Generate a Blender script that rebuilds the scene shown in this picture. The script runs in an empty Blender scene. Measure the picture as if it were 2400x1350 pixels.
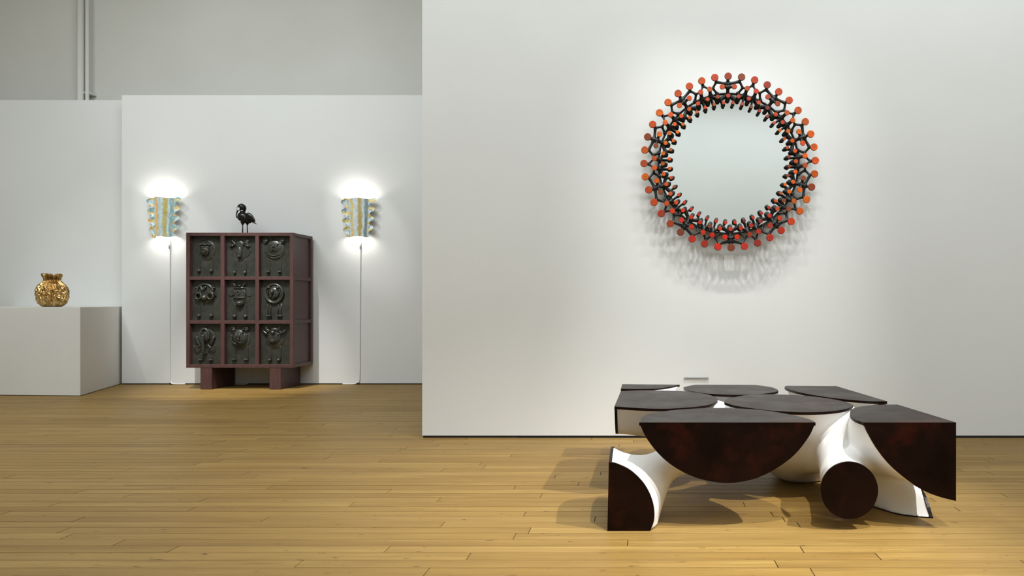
import bpy, bmesh, math, random
import numpy as np
from mathutils import Vector, Matrix, noise

random.seed(7)
np.random.seed(7)
scene = bpy.context.scene
COL = scene.collection

# ------------------------------------------------------------------ camera
H, FPX, HOR, VPX = 0.90, 1748.0, 712.0, 1505.0      # eye height, focal length (px), horizon row, vanishing column
cam_d = bpy.data.cameras.new('camera')
cam_d.sensor_width = 36.0
cam_d.lens = 36.0 * FPX / 2400.0
cam_d.shift_x = (1200.0 - VPX) / 2400.0
cam_d.shift_y = (HOR - 675.0) / 2400.0
cam_d.clip_start = 0.05
cam = bpy.data.objects.new('camera', cam_d)
COL.objects.link(cam)
cam.location = (0, 0, H)
cam.rotation_euler = (math.pi / 2, 0, 0)
scene.camera = cam

# ------------------------------------------------------------------ world, lights, exposure
w = bpy.data.worlds.new('world')
scene.world = w
w.use_nodes = True
w.node_tree.nodes['Background'].inputs[0].default_value = (1, 0.97, 0.92, 1)
w.node_tree.nodes['Background'].inputs[1].default_value = 0.0
vs = scene.view_settings
vs.view_transform = 'Standard'
vs.look = 'None'
vs.exposure = 0.0
vs.gamma = 1.0
vs.use_curve_mapping = False
scene.cycles.caustics_reflective = False
scene.cycles.caustics_refractive = False


def area(name, loc, sx, sy, power, color, rot=(0, 0, 0)):
    d = bpy.data.lights.new(name, 'AREA')
    d.shape = 'RECTANGLE'
    d.size, d.size_y = sx, sy
    d.energy = power
    d.color = color
    o = bpy.data.objects.new(name, d)
    COL.objects.link(o)
    o.location = loc
    o.rotation_euler = rot
    return o


def spot(name, loc, target, power, cone, blend=0.6, radius=0.03, color=(1, 0.93, 0.82)):
    d = bpy.data.lights.new(name, 'SPOT')
    d.energy = power
    d.spot_size = math.radians(cone)
    d.spot_blend = blend
    d.shadow_soft_size = radius
    d.color = color
    o = bpy.data.objects.new(name, d)
    COL.objects.link(o)
    o.location = loc
    o.rotation_euler = (Vector(target) - Vector(loc)).to_track_quat('-Z', 'Y').to_euler()
    return o


AMB = (0.90, 0.97, 1.0)
area('ceiling_fill_light', (0.5, -0.5, 5.1), 5.0, 3.0, 35, AMB)  # added fill light, raises the general brightness of the room
area('ceiling_fill_light', (1.5, -3.0, 5.1), 8.0, 2.2, 185, AMB)  # added fill light, brightens the rear wall that the mirror reflects
area('ceiling_fill_light', (-4.6, 3.6, 5.1), 3.5, 3.0, 205, AMB)  # added fill light, brightens the low parts of the back area
# added area lights under the ceiling, brightening the mirror wall and the back partition
area('wall_fill_light', (1.7, 1.6, 5.0), 6.0, 0.5, 160, AMB, (math.radians(68), 0, 0))
area('wall_fill_light', (-3.9, 5.2, 5.0), 5.0, 0.5, 75, AMB, (math.radians(52), 0, 0))
SPOTC = (1.0, 0.99, 0.965)
# track spots on the round mirror
for dx in (-1.05, -0.4, 0.4, 1.0):
    spot('track_spot_mirror', (0.57 + dx, 3.45, 4.75), (0.57 + dx * 0.2, 5.0, 1.12), 165, 32, 1.0, 0.008, SPOTC)
# track spots on the table, and one added spot
spot('table_spot', (3.5, 1.3, 4.75), (0.15, 3.3, 0.2), 1650, 34, 0.9, 0.03, SPOTC)
spot('table_spot', (1.25, 0.85, 4.75), (0.2, 3.2, 0.1), 880, 36, 0.9, 0.03, SPOTC)
spot('table_spot', (-1.75, 4.75, 4.75), (1.7, 2.4, 0.0), 330, 34, 0.9, 0.03, SPOTC)  # added spot, stands in for the beam reflected off the mirror
# narrow track spots on the two sconces
spot('track_spot_sconce', (-6.8, 6.3, 4.75), (-5.29, 8.25, 1.86), 150, 13, 0.6, 0.02, SPOTC)
spot('track_spot_sconce', (-4.65, 6.3, 4.75), (-3.14, 8.25, 1.86), 150, 13, 0.6, 0.02, SPOTC)
# track spots on the cabinet and on the vase
spot('track_spot_cabinet', (-3.9, 5.7, 4.75), (-4.22, 7.85, 0.3), 1150, 27, 0.9, 0.03, SPOTC)
spot('track_spot_vase', (-6.3, 5.6, 4.75), (-6.15, 8.3, 1.05), 90, 30, 1.0, 0.04, SPOTC)


# ------------------------------------------------------------------ helpers
def P(px, py, Y):
    """photo pixel at depth Y"""
    return Vector(((px - VPX) * Y / FPX, Y, H + (HOR - py) * Y / FPX))


def F(px, py, z=0.0):
    """photo pixel on the horizontal plane z"""
    Y = (H - z) * FPX / (py - HOR)
    return Vector(((px - VPX) * Y / FPX, Y, z))


ORG = {}                                     # world origin of every object made here


def org(o):
    return ORG.get(o.name, Vector((0, 0, 0))) if o else Vector((0, 0, 0))


def tag(o, label=None, cat=None, group=None, kind=None):
    if label: o['label'] = label
    if cat: o['category'] = cat
    if group: o['group'] = group
    if kind: o['kind'] = kind
    return o


def thing(name, base, label, cat, group=None):
    o = bpy.data.objects.new(name, None)
    COL.objects.link(o)
    o.empty_display_size = 0.1
    o.location = base
    ORG[o.name] = Vector(base)
    return tag(o, label, cat, group)


def link_mesh(name, me, mat, parent=None, smooth=False):
    """me holds world coordinates; it is shifted to the parent's origin"""
    o = bpy.data.objects.new(name, me)
    COL.objects.link(o)
    if parent is not None:
        o.parent = parent
        d = org(parent)
        me.transform(Matrix.Translation(-d))
        ORG[o.name] = d.copy()
    if mat: me.materials.append(mat)
    if smooth:
        me.polygons.foreach_set('use_smooth', [True] * len(me.polygons))
    return o


def from_bm(name, bm, mat, parent=None, smooth=False):
    bmesh.ops.recalc_face_normals(bm, faces=bm.faces)
    me = bpy.data.meshes.new(name)
    bm.to_mesh(me)
    bm.free()
    return link_mesh(name, me, mat, parent, smooth)


def place(name, me, loc, parent, scale=None):
    """shared mesh placed at a world location under parent"""
    o = bpy.data.objects.new(name, me)
    COL.objects.link(o)
    o.parent = parent
    o.location = Vector(loc) - org(parent)
    if scale: o.scale = scale
    ORG[o.name] = Vector(loc)
    return o


def bm_box(bm, x0, x1, y0, y1, z0, z1, bevel=0.0):
    vs_ = [bm.verts.new((x, y, z)) for x in (x0, x1) for y in (y0, y1) for z in (z0, z1)]
    fs = [(0, 1, 3, 2), (4, 6, 7, 5), (0, 4, 5, 1), (2, 3, 7, 6), (0, 2, 6, 4), (1, 5, 7, 3)]
    faces = [bm.faces.new([vs_[i] for i in f]) for f in fs]
    if bevel:
        es = {e for f in faces for e in f.edges}
        bmesh.ops.bevel(bm, geom=list(es), offset=bevel, segments=2, affect='EDGES', profile=0.5)


def box(name, x0, x1, y0, y1, z0, z1, mat, parent=None, bevel=0.0):
    bm = bmesh.new()
    bm_box(bm, x0, x1, y0, y1, z0, z1, bevel)
    return from_bm(name, bm, mat, parent)


def bm_tube(bm, pts, radii, seg=10, closed=False, caps=True):
    pts = [Vector(p) for p in pts]
    n = len(pts)
    if not hasattr(radii, '__len__'): radii = [radii] * n
    rings = []
    up = None
    for i, p in enumerate(pts):
        a = pts[i - 1] if (i > 0 or closed) else p
        b = pts[(i + 1) % n] if (i < n - 1 or closed) else p
        t = (b - a).normalized()
        if up is None:
            up = Vector((0, 0, 1)) if abs(t.z) < 0.9 else Vector((1, 0, 0))
        u = (up - t * up.dot(t))
        if u.length < 1e-6: u = t.orthogonal()
        u.normalize()
        v = t.cross(u)
        up = u
        rings.append([bm.verts.new(p + (u * math.cos(2 * math.pi * k / seg) + v * math.sin(2 * math.pi * k / seg)) * radii[i]) for k in range(seg)])
    for i in range(n if closed else n - 1):
        r0, r1 = rings[i], rings[(i + 1) % n]
        for k in range(seg):
            bm.faces.new((r0[k], r0[(k + 1) % seg], r1[(k + 1) % seg], r1[k]))
    if caps and not closed:
        bm.faces.new(rings[0][::-1])
        bm.faces.new(rings[-1])


def bm_ball(bm, c, r, sub=2, scale=(1, 1, 1), rot=None):
    m = Matrix.Translation(Vector(c))
    if rot is not None: m = m @ rot
    m = m @ Matrix.Diagonal((r * scale[0], r * scale[1], r * scale[2], 1))
    bmesh.ops.create_icosphere(bm, subdivisions=sub, radius=1.0, matrix=m)


def bm_prism(bm, pts, d):
    """closed polygon pts extruded by the vector d"""
    a = [bm.verts.new(p) for p in pts]
    b = [bm.verts.new(Vector(p) + Vector(d)) for p in pts]
    bm.faces.new(a)
    bm.faces.new(b[::-1])
    n = len(a)
    for i in range(n):
        bm.faces.new((a[i], b[i], b[(i + 1) % n], a[(i + 1) % n]))


def smooth_curve(pts, n, closed=False):
    """Catmull-Rom through pts"""
    pts = [Vector(p) for p in pts]
    m = len(pts)
    out = []
    segs = m if closed else m - 1
    for i in range(segs):
        if closed:
            p0, p1, p2, p3 = pts[i - 1], pts[i], pts[(i + 1) % m], pts[(i + 2) % m]
        else:
            p1, p2 = pts[i], pts[i + 1]
            p0 = pts[i - 1] if i > 0 else p1 * 2 - p2
            p3 = pts[i + 2] if i + 2 < m else p2 * 2 - p1
        for k in range(n):
            t = k / n
            out.append(0.5 * ((2 * p1) + (p2 - p0) * t + (2 * p0 - 5 * p1 + 4 * p2 - p3) * t * t + (3 * p1 - p0 - 3 * p2 + p3) * t ** 3))
    if not closed: out.append(pts[-1].copy())
    return out


def remeshed(bm, voxel):
    """one continuous surface out of overlapping closed pieces"""
    bmesh.ops.recalc_face_normals(bm, faces=bm.faces)
    me = bpy.data.meshes.new('tmp')
    bm.to_mesh(me)
    bm.free()
    o = bpy.data.objects.new('tmp', me)
    COL.objects.link(o)
    md = o.modifiers.new('r', 'REMESH')
    md.mode = 'VOXEL'
    md.voxel_size = voxel
    md.adaptivity = 0.0
    dg = bpy.context.evaluated_depsgraph_get()
    dg.update()
    out = bpy.data.meshes.new_from_object(o.evaluated_get(dg))
    bpy.data.objects.remove(o)
    bpy.data.meshes.remove(me)
    return out


def laplace(me, it, weight=None, fac=0.5):
    n = len(me.vertices)
    co = np.empty(n * 3)
    me.vertices.foreach_get('co', co)
    co = co.reshape(-1, 3)
    ed = np.empty(len(me.edges) * 2, dtype=np.int64)
    me.edges.foreach_get('vertices', ed)
    ed = ed.reshape(-1, 2)
    deg = np.bincount(ed.ravel(), minlength=n)[:, None].astype(float)
    wt = np.ones((n, 1)) if weight is None else weight(co)[:, None]
    for _ in range(it):
        s = np.zeros_like(co)
        for a in range(3):
            s[:, a] = np.bincount(ed[:, 0], co[ed[:, 1], a], minlength=n) + np.bincount(ed[:, 1], co[ed[:, 0], a], minlength=n)
        co = co + (s / np.maximum(deg, 1) - co) * fac * wt
    return co


def set_co(me, co):
    me.vertices.foreach_set('co', co.ravel())
    me.update()


# ------------------------------------------------------------------ materials
def srgb(r, g, b):
    return tuple(((c / 255) / 12.92 if c / 255 <= 0.04045 else ((c / 255 + 0.048) / 1.055) ** 2.4) for c in (r, g, b)) + (1,)


class N:
    def __init__(s, name):
        s.m = bpy.data.materials.new(name)
        s.m.use_nodes = True
        s.t = s.m.node_tree
        s.b = s.t.nodes['Principled BSDF']

    def n(s, kind, **kw):
        nd = s.t.nodes.new(kind)
        for k, v in kw.items():
            if k in nd.inputs: nd.inputs[k].default_value = v
            else: setattr(nd, k, v)
        return nd

    def l(s, a, b):
        s.t.links.new(a, b)

    def mix(s, fac, a, b, blend='MIX'):
        nd = s.t.nodes.new('ShaderNodeMix')
        nd.data_type = 'RGBA'
        nd.blend_type = blend
        for sock, v in ((nd.inputs[0], fac), (nd.inputs[6], a), (nd.inputs[7], b)):
            if hasattr(v, 'is_output'): s.l(v, sock)
            else: sock.default_value = v
        return nd.outputs[2]

    def ramp(s, fac, stops):
        nd = s.t.nodes.new('ShaderNodeValToRGB')
        el = nd.color_ramp.elements
        while len(el) < len(stops): el.new(0.5)
        for e, (p, c) in zip(el, stops):
            e.position, e.color = p, c
        s.l(fac, nd.inputs[0])
        return nd.outputs[0]

    def math(s, op, a, b=0.0):
        nd = s.t.nodes.new('ShaderNodeMath')
        nd.operation = op
        for i, v in enumerate((a, b)):
            if hasattr(v, 'is_output'): s.l(v, nd.inputs[i])
            else: nd.inputs[i].default_value = v
        return nd.outputs[0]

    def noise(s, vec, scale, detail=4, rough=0.5, mscale=None):
        nd = s.n('ShaderNodeTexNoise')
        nd.inputs['Scale'].default_value = scale
        nd.inputs['Detail'].default_value = detail
        nd.inputs['Roughness'].default_value = rough
        if mscale:
            mp = s.n('ShaderNodeMapping')
            mp.inputs['Scale'].default_value = mscale
            s.l(vec, mp.inputs[0])
            vec = mp.outputs[0]
        s.l(vec, nd.inputs['Vector'])
        return nd.outputs['Fac']

    def bump(s, height, strength, dist=0.01):
        nd = s.n('ShaderNodeBump')
        nd.inputs['Strength'].default_value = strength
        nd.inputs['Distance'].default_value = dist
        s.l(height, nd.inputs['Height'])
        s.l(nd.outputs[0], s.b.inputs['Normal'])

    def set(s, color=None, rough=None, metal=None, **kw):
        for key, v in (('Base Color', color), ('Roughness', rough), ('Metallic', metal)):
            if v is None: continue
            if hasattr(v, 'is_output'): s.l(v, s.b.inputs[key])
            else: s.b.inputs[key].default_value = v
        for k, v in kw.items(): s.b.inputs[k].default_value = v
        return s.m


def pos(g):
    return g.n('ShaderNodeNewGeometry').outputs['Position']


def paint(name, col, col2, rough=0.75, scale=0.9):
    g = N(name)
    p = pos(g)
    f = g.noise(p, scale, 3, 0.5)
    c = g.ramp(f, [(0.35, col), (0.68, col2)])
    g.bump(g.noise(p, 160, 2, 0.5), 0.08, 0.002)
    return g.set(c, rough)


M_WALL = paint('gallery_white_paint', (0.70, 0.705, 0.69, 1), (0.73, 0.735, 0.72, 1))
M_WALL_UP = paint('old_wall_paint', (0.62, 0.615, 0.565, 1), (0.66, 0.655, 0.61, 1))
M_PLINTH = paint('plinth_paint', (0.66, 0.65, 0.61, 1), (0.69, 0.68, 0.64, 1))
M_CEIL = paint('ceiling_paint', (0.72, 0.71, 0.69, 1), (0.75, 0.74, 0.72, 1))
M_GAP = paint('dark_shadow_gap', (0.03, 0.028, 0.024, 1), (0.05, 0.045, 0.038, 1), 0.9)
M_WHITE = paint('white_plaster', (0.80, 0.795, 0.78, 1), (0.82, 0.815, 0.80, 1), 0.55, 3)
M_PLASTIC = paint('white_plastic', (0.75, 0.75, 0.73, 1), (0.78, 0.78, 0.76, 1), 0.45, 3)


def wood_floor(name, boards=False):
    g = N(name)
    p = pos(g)
    rnd = g.n('ShaderNodeObjectInfo').outputs['Random']
    cmb = g.n('ShaderNodeCombineXYZ')
    g.l(g.math('MULTIPLY', rnd, 37.0), cmb.inputs[0])
    g.l(g.math('MULTIPLY', rnd, 11.0), cmb.inputs[2])
    add = g.n('ShaderNodeVectorMath', operation='ADD')
    g.l(p, add.inputs[0])
    g.l(cmb.outputs[0], add.inputs[1])
    q = add.outputs[0]
    grain = g.noise(q, 1.0, 6, 0.62, (5.0, 120.0, 20.0))
    wide = g.noise(q, 1.0, 3, 0.5, (0.8, 6.0, 1.0))
    patch = g.noise(p, 0.9, 4, 0.55)
    base = g.ramp(rnd, [(0.0, (0.250, 0.150, 0.040, 1)), (0.35, (0.292, 0.182, 0.053, 1)), (0.7, (0.330, 0.211, 0.066, 1)), (1.0, (0.268, 0.163, 0.044, 1))])
    c = g.mix(g.ramp(grain, [(0.35, (0, 0, 0, 1)), (0.7, (1, 1, 1, 1))]), g.mix(1.0, base, (0.80, 0.77, 0.70, 1), 'MULTIPLY'), base)
    c = g.mix(g.ramp(wide, [(0.28, (0.65, 0.65, 0.65, 1)), (0.58, (0, 0, 0, 1))]), c, (0.165, 0.090, 0.024, 1))
    streak = g.noise(q, 1.0, 5, 0.7, (1.6, 42.0, 6.0))
    c = g.mix(g.ramp(streak, [(0.30, (0.7, 0.7, 0.7, 1)), (0.5, (0, 0, 0, 1))]), c, (0.175, 0.098, 0.027, 1))
    c = g.mix(g.ramp(streak, [(0.58, (0, 0, 0, 1)), (0.75, (0.6, 0.6, 0.6, 1))]), c, (0.42, 0.29, 0.115, 1))
    c = g.mix(g.ramp(patch, [(0.45, (0, 0, 0, 1)), (0.75, (0.35, 0.35, 0.35, 1))]), c, (0.27, 0.176, 0.066, 1))
    # small dark nicks and stains in the boards
    v = g.noise(q, 1.0, 2, 0.5, (16.0, 60.0, 16.0))
    c = g.mix(g.ramp(v, [(0.70, (0, 0, 0, 1)), (0.75, (0.9, 0.9, 0.9, 1))]), c, (0.045, 0.022, 0.008, 1))
    # thin long scratches
    mp = g.n('ShaderNodeMapping')
    mp.inputs['Rotation'].default_value = (0, 0, 0.5)
    mp.inputs['Scale'].default_value = (0.9, 22.0, 1.0)
    g.l(p, mp.inputs[0])
    sc = g.noise(mp.outputs[0], 1.0, 1, 0.4)
    sf = g.math('ABSOLUTE', g.math('SUBTRACT', sc, 0.66))
    sm = g.math('LESS_THAN', sf, 0.0026)
    c = g.mix(g.math('MULTIPLY', sm, 0.6), c, (0.10, 0.055, 0.02, 1))
    g.bump(grain, 0.12, 0.002)
    r = g.ramp(patch, [(0.3, (0.42, 0.42, 0.42, 1)), (0.7, (0.55, 0.55, 0.55, 1))])
    return g.set(c, r, None, **{'Specular IOR Level': 0.15})


M_FLOOR = wood_floor('maple_floor_board')


def bronze(name, col, col2, rough, metal, scale=6.0, red=None, spec=0.5):
    g = N(name)
    p = pos(g)
    f = g.noise(p, scale, 6, 0.65)
    c = g.ramp(f, [(0.35, col), (0.65, col2)])
    if red:
        f2 = g.noise(p, scale * 0.7, 5, 0.7)
        c = g.mix(g.ramp(f2, [(0.56, (0, 0, 0, 1)), (0.78, (0.7, 0.7, 0.7, 1))]), c, red)
    g.bump(g.noise(p, scale * 14, 4, 0.6), 0.08, 0.002)
    r = g.ramp(f, [(0.3, (rough - 0.06,) * 3 + (1,)), (0.7, (rough + 0.06,) * 3 + (1,))])
    return g.set(c, r, metal, **{'Specular IOR Level': spec, 'Specular Tint': (1.0, 0.86, 0.78, 1.0) if spec < 0.3 else (1, 1, 1, 1)})


M_PANEL_BRONZE = bronze('brown_patina_bronze', (0.0036, 0.0014, 0.001, 1), (0.0078, 0.0026, 0.0016, 1), 0.34, 0.0, 6.0, (0.034, 0.006, 0.003, 1), 0.12)
M_RELIEF = bronze('black_green_bronze', (0.034, 0.036, 0.029, 1), (0.056, 0.058, 0.047, 1), 0.27, 0.35, 9.0)
M_FRAME = bronze('blackened_bronze', (0.012, 0.013, 0.012, 1), (0.024, 0.026, 0.024, 1), 0.42, 0.4, 20.0)
M_BIRD = bronze('polished_black_bronze', (0.010, 0.011, 0.010, 1), (0.020, 0.021, 0.019, 1), 0.20, 0.5, 12.0)
M_PALE = bronze('pale_brushed_metal', (0.74, 0.74, 0.72, 1), (0.80, 0.80, 0.78, 1), 0.5, 0.2, 12.0)
M_STEEL = bronze('bright_polished_metal', (0.62, 0.62, 0.60, 1), (0.72, 0.72, 0.70, 1), 0.22, 0.9, 12.0)


def wenge():
    g = N('reddish_brown_wood')
    p = pos(g)
    gr = g.noise(p, 1.0, 5, 0.6, (60.0, 60.0, 6.0))
    c = g.ramp(gr, [(0.3, (0.050, 0.022, 0.020, 1)), (0.7, (0.084, 0.037, 0.033, 1))])
    g.bump(gr, 0.1, 0.002)
    return g.set(c, 0.5)


M_WENGE = wenge()


def gold():
    g = N('gold_leaf_bronze')
    p = pos(g)
    f = g.noise(p, 28, 4, 0.6)
    c = g.ramp(f, [(0.35, (0.26, 0.145, 0.04, 1)), (0.65, (0.74, 0.50, 0.21, 1))])
    return g.set(c, 0.33, 0.95)


M_GOLD = gold()


def mirror_mat():
    g = N('silvered_glass')
    c = g.ramp(g.noise(pos(g), 1.5, 2), [(0.3, (0.90, 0.945, 0.94, 1)), (0.7, (0.91, 0.955, 0.95, 1))])
    return g.set(c, 0.03, 1.0)


M_MIRROR = mirror_mat()


def enamel():
    g = N('orange_red_enamel')
    oi = g.n('ShaderNodeObjectInfo')
    p = pos(g)
    f = g.noise(p, 42, 4, 0.65)
    f2 = g.noise(p, 180, 3, 0.6)
    dull = g.mix(0.62, oi.outputs['Color'], (0.085, 0.050, 0.042, 1))
    c = g.mix(g.ramp(f, [(0.40, (0, 0, 0, 1)), (0.66, (0.85, 0.85, 0.85, 1))]), oi.outputs['Color'], dull)
    c = g.mix(g.ramp(f2, [(0.6, (0, 0, 0, 1)), (0.8, (0.4, 0.4, 0.4, 1))]), c, (0.45, 0.22, 0.08, 1))
    return g.set(c, 0.45, None, **{'Specular IOR Level': 0.2})


M_ENAMEL = enamel()


def glaze():
    g = N('speckled_striped_glaze')
    at = g.n('ShaderNodeAttribute', attribute_name='pigment')
    p = pos(g)
    f = g.noise(p, 210, 3, 0.7)
    f2 = g.noise(p, 95, 3, 0.7)
    c = g.mix(g.ramp(f, [(0.52, (0, 0, 0, 1)), (0.66, (0.8, 0.8, 0.8, 1))]), at.outputs['Color'], (0.80, 0.82, 0.80, 1))
    c = g.mix(g.ramp(f2, [(0.60, (0, 0, 0, 1)), (0.72, (0.6, 0.6, 0.6, 1))]), c, (0.05, 0.16, 0.22, 1))
    g.bump(f2, 0.3, 0.004)
    return g.set(c, 0.4)


M_GLAZE = glaze()


def emit(name, col, strength):
    g = N(name)
    return g.set((1, 1, 1, 1), 0.5, None, **{'Emission Color': col, 'Emission Strength': strength})


M_BULB = emit('glowing_bulb', (1, 0.96, 0.9, 1), 30.0)


def acrylic():
    g = N('clear_acrylic')
    return g.set((0.95, 0.97, 0.97, 1), 0.08, None, **{'Alpha': 0.10})


M_ACRYLIC = acrylic()


# ------------------------------------------------------------------ the room
def struct(o):
    o['kind'] = 'structure'
    return o


YW = 5.003                 # face of the wall with the mirror
YC = 8.324                 # face of the partition with the cabinet
YL = 8.51                  # face of the recessed left partition
YB = 9.0                   # old wall behind and above
ZTOP = H + (HOR - 223) * YC / FPX
X0, X1, Y0 = -10.0, 6.5, -4.8
ZC = 5.2

floor = struct(box('floor', X0, X1, Y0, YB + 0.2, -0.15, -0.013, M_FLOOR))
struct(box('ceiling', X0, X1, Y0, YB + 0.2, ZC, ZC + 0.15, M_CEIL))
struct(box('wall_back', X0, X1, YB, YB + 0.15, -0.013, ZC, M_WALL_UP))
xs = (590 - VPX) * YB / FPX
struct(box('trim_1', xs, -1.0, YB - 0.012, YB, -0.013, ZC, M_WALL_UP))
struct(box('wall_side_left', X0 - 0.15, X0, Y0, YB, -0.013, ZC, M_WALL))
struct(box('wall_side_right', X1, X1 + 0.15, Y0, YB, -0.013, ZC, M_WALL))
struct(box('wall_rear', X0, X1, Y0 - 0.15, Y0, -0.013, ZC, M_WALL))
XM = (989.5 - VPX) * YW / FPX
struct(box('wall_right', XM, X1, YW, YW + 0.16, 0.016, ZC, M_WALL))
struct(box('gap_shade_right', XM + 0.004, X1, YW + 0.008, YW + 0.14, -0.013, 0.016, M_GAP))  # strip coloured dark for the shade in the gap under the mirror wall
XP = (285.5 - VPX) * YC / FPX
struct(box('wall_center', XP, 0.2, YC, YC + 0.14, 0.012, ZTOP, M_WALL))
struct(box('gap_shade_center', XP + 0.004, 0.2, YC + 0.006, YC + 0.12, -0.013, 0.012, M_GAP))  # dark strip painting the shade of the gap under the partition
struct(box('wall_left', X0, XP + 0.35, YL, YL + 0.12, 0.012, H + (HOR - 234.5) * YL / FPX, M_WALL))
struct(box('gap_shade_left', X0, XP + 0.35, YL + 0.006, YL + 0.1, -0.013, 0.012, M_GAP))  # same dark strip for the shaded gap under the left partition

# floor boards, each a plank of its own
PW = 0.0768
bm = bmesh.new()
bm_box(bm, -0.5, 0.5, -0.5, 0.5, -1, 0)
plank_me = bpy.data.meshes.new('plank')
bmesh.ops.recalc_face_normals(bm, faces=bm.faces)
bm.to_mesh(plank_me)
bm.free()
plank_me.materials.append(M_FLOOR)
planks = []
ub = bmesh.new()                          # dark underlay seen in the joints, one strip under each row
rng = random.Random(11)
y = 1.006
while y < YL:
    yc = y + PW / 2
    xl = (0 - VPX) * yc / FPX - 1.0
    xr = (2400 - VPX) * yc / FPX + 1.6
    if yc > YW + 0.02: xr = (990 - VPX) * yc / FPX + 0.35
    bm_box(ub, xl - 0.15, xr + 0.02, y, y + PW, -0.0128, -0.0045)
    x = xl - rng.uniform(0, 1.6)
    while x < xr:
        L = rng.uniform(0.75, 2.3)
        gap = rng.choice((0.0014, 0.002, 0.0026, 0.0034, 0.0042))
        a, b = max(x, xl - 0.2), min(x + L, xr + 0.3)
        if b - a > 0.05:
            sc = FPX / yc
            va = max(0, min(b * sc + VPX, 2400) - max(a * sc + VPX, 0)) * (1 / yc ** 2)
            planks.append((va, a, b, yc, gap))
        x += L
    y += PW
from_bm('underlay', ub, M_GAP, floor)
planks.sort(key=lambda t: -t[0])
bm = bmesh.new()
for i, (va, a, b, yc, gap) in enumerate(planks):
    lift = rng.uniform(-0.0006, 0.0)
    if i < 300:
        o = bpy.data.objects.new('plank', plank_me)
        COL.objects.link(o)
        o.parent = floor
        o.location = ((a + b) / 2, yc, lift)
        o.scale = (b - a - 0.0035, PW - gap, 0.013)
    else:
        bm_box(bm, a + 0.00175, b - 0.00175, yc - PW / 2 + gap / 2, yc + PW / 2 - gap / 2, -0.013, lift)
if len(bm.verts):
    o = from_bm('plank_field', bm, M_FLOOR, floor)
    o['kind'] = 'stuff'
else:
    bm.free()

# wall pipes, upper left
for px0, px1, lab in ((177, 191, 'thicker white painted pipe running up the old wall above the partition'),
                      (196, 204, 'thin white conduit beside the thicker pipe on the old wall')):
    r = (px1 - px0) / 2 * 8.85 / FPX
    xx = ((px0 + px1) / 2 - VPX) * 8.85 / FPX
    t = thing('wall_pipe', (xx, 8.88, 0), lab, 'pipe')
    bm = bmesh.new()
    bm_tube(bm, [(xx, 8.88, -0.01), (xx, 8.88, ZC)], r, 16)
    from_bm('tube', bm, M_WALL_UP, t, True)
    for zz in (1.2, 3.4, 4.9):
        box('pipe_clip', xx - r * 1.25, xx + r * 1.25, 8.88 - r * 0.3, YB, zz, zz + 0.03, M_WALL_UP, t)

# ------------------------------------------------------------------ table
T = 0.43
YF = F(1422, 1244.5).y
tab = thing('sculptural_table', (0.55, 3.6, 0), 'low white branching coffee table with flat dark bronze cut faces', 'table')


def TP(*pix): return [F(px, py, T) for px, py in pix]
def FP(*pix): return [P(px, py, YF) for px, py in pix]


def xr_plane(Y): return 1.243 - (Y - YF) * 0.1226
XL = -0.133

A_top = smooth_curve(TP((1498, 989.5), (1511.5, 973.5), (1550, 964.7), (1605, 959), (1674, 956), (1742.5, 957.8), (1797.5, 962.5), (1852.5, 971.6), (1893.8, 981.8), (1911.5, 989.5)), 4)
A_frt = smooth_curve(FP((1498, 990), (1513, 1023), (1541, 1060.7), (1578.7, 1093.3), (1630, 1119), (1686, 1131.2), (1728, 1130.7), (1774.7, 1120), (1821, 1097), (1863, 1065), (1896, 1023), (1911.5, 990)), 4)
for _p, _q in ((A_top[0], A_frt[0]), (A_top[-1], A_frt[-1])):
    _p.x, _p.y = _q.x, YF
B_top = smooth_curve(TP((1698.5, 939), (1742, 926.8), (1797, 924), (1880, 926.8), (1949, 935), (1990, 944.6), (1999, 951.5), (1976, 959.8), (1935, 964.7), (1880, 966), (1811, 962.5), (1742, 954), (1709.5, 947)), 4, True)
C_top = smooth_curve(TP((1440, 952.6), (1504, 956.7), (1563, 957.8), (1615, 954.8), (1652, 950.4), (1674, 943.7), (1682, 935.5), (1666.6, 926.7), (1637, 920.7), (1592.6, 916.3), (1533, 914.8), (1489, 915), (1455, 917)), 4)
D_top = smooth_curve(TP((1455, 911.4), (1504, 911.8), (1541, 910.4), (1570, 906.4), (1593, 901.5)), 4)
D_cor = F(1458.5, 900.3, T)
E_top = smooth_curve(TP((1630, 901.5), (1610.5, 905.3), (1602, 908.9), (1618.8, 915.8), (1660, 922.6), (1728.8, 925.4), (1783.8, 923.2), (1816.8, 918.5), (1823.6, 914.4), (1806, 907), (1768.6, 902)), 4)
F_top = smooth_curve(TP((2079.4, 940.5), (2031, 940), (1948.8, 932.3), (1880, 920.7), (1847, 911.6), (1838.8, 906.5), (1844, 904.2)), 4)
F_cor = F(1959.8, 904.8, T)
G_top = smooth_curve(TP((2103.4, 948), (2059, 948.7), (2023, 951.9), (1999.7, 957), (1991.9, 966.1), (1994, 974.5), (2005, 983), (2023, 989.8)), 4)
G_cor = P(2241, 990.5, YF); G_cor.z = T
G_frt = smooth_curve(FP((2023, 990), (2033, 1014), (2054, 1050), (2085, 1089), (2124, 1123), (2163, 1149), (2202, 1164.5), (2240.8, 1174.3)), 4)
G_top[-1] = G_frt[0].copy(); G_top[-1].z = T
K_frt = [P(1990.8 + 67.3 * math.cos(a), 1149.5 + 67.3 * math.sin(a), YF) for a in [2 * math.pi * k / 48 for k in range(48)]]
L_frt = smooth_curve(FP((1427, 1083), (1446, 1086.7), (1474, 1099.6), (1498, 1120), (1515, 1142), (1528, 1170), (1533.7, 1197.8), (1532.4, 1222), (1524, 1244.4)), 4)
g0 = G_top[0]
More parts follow.
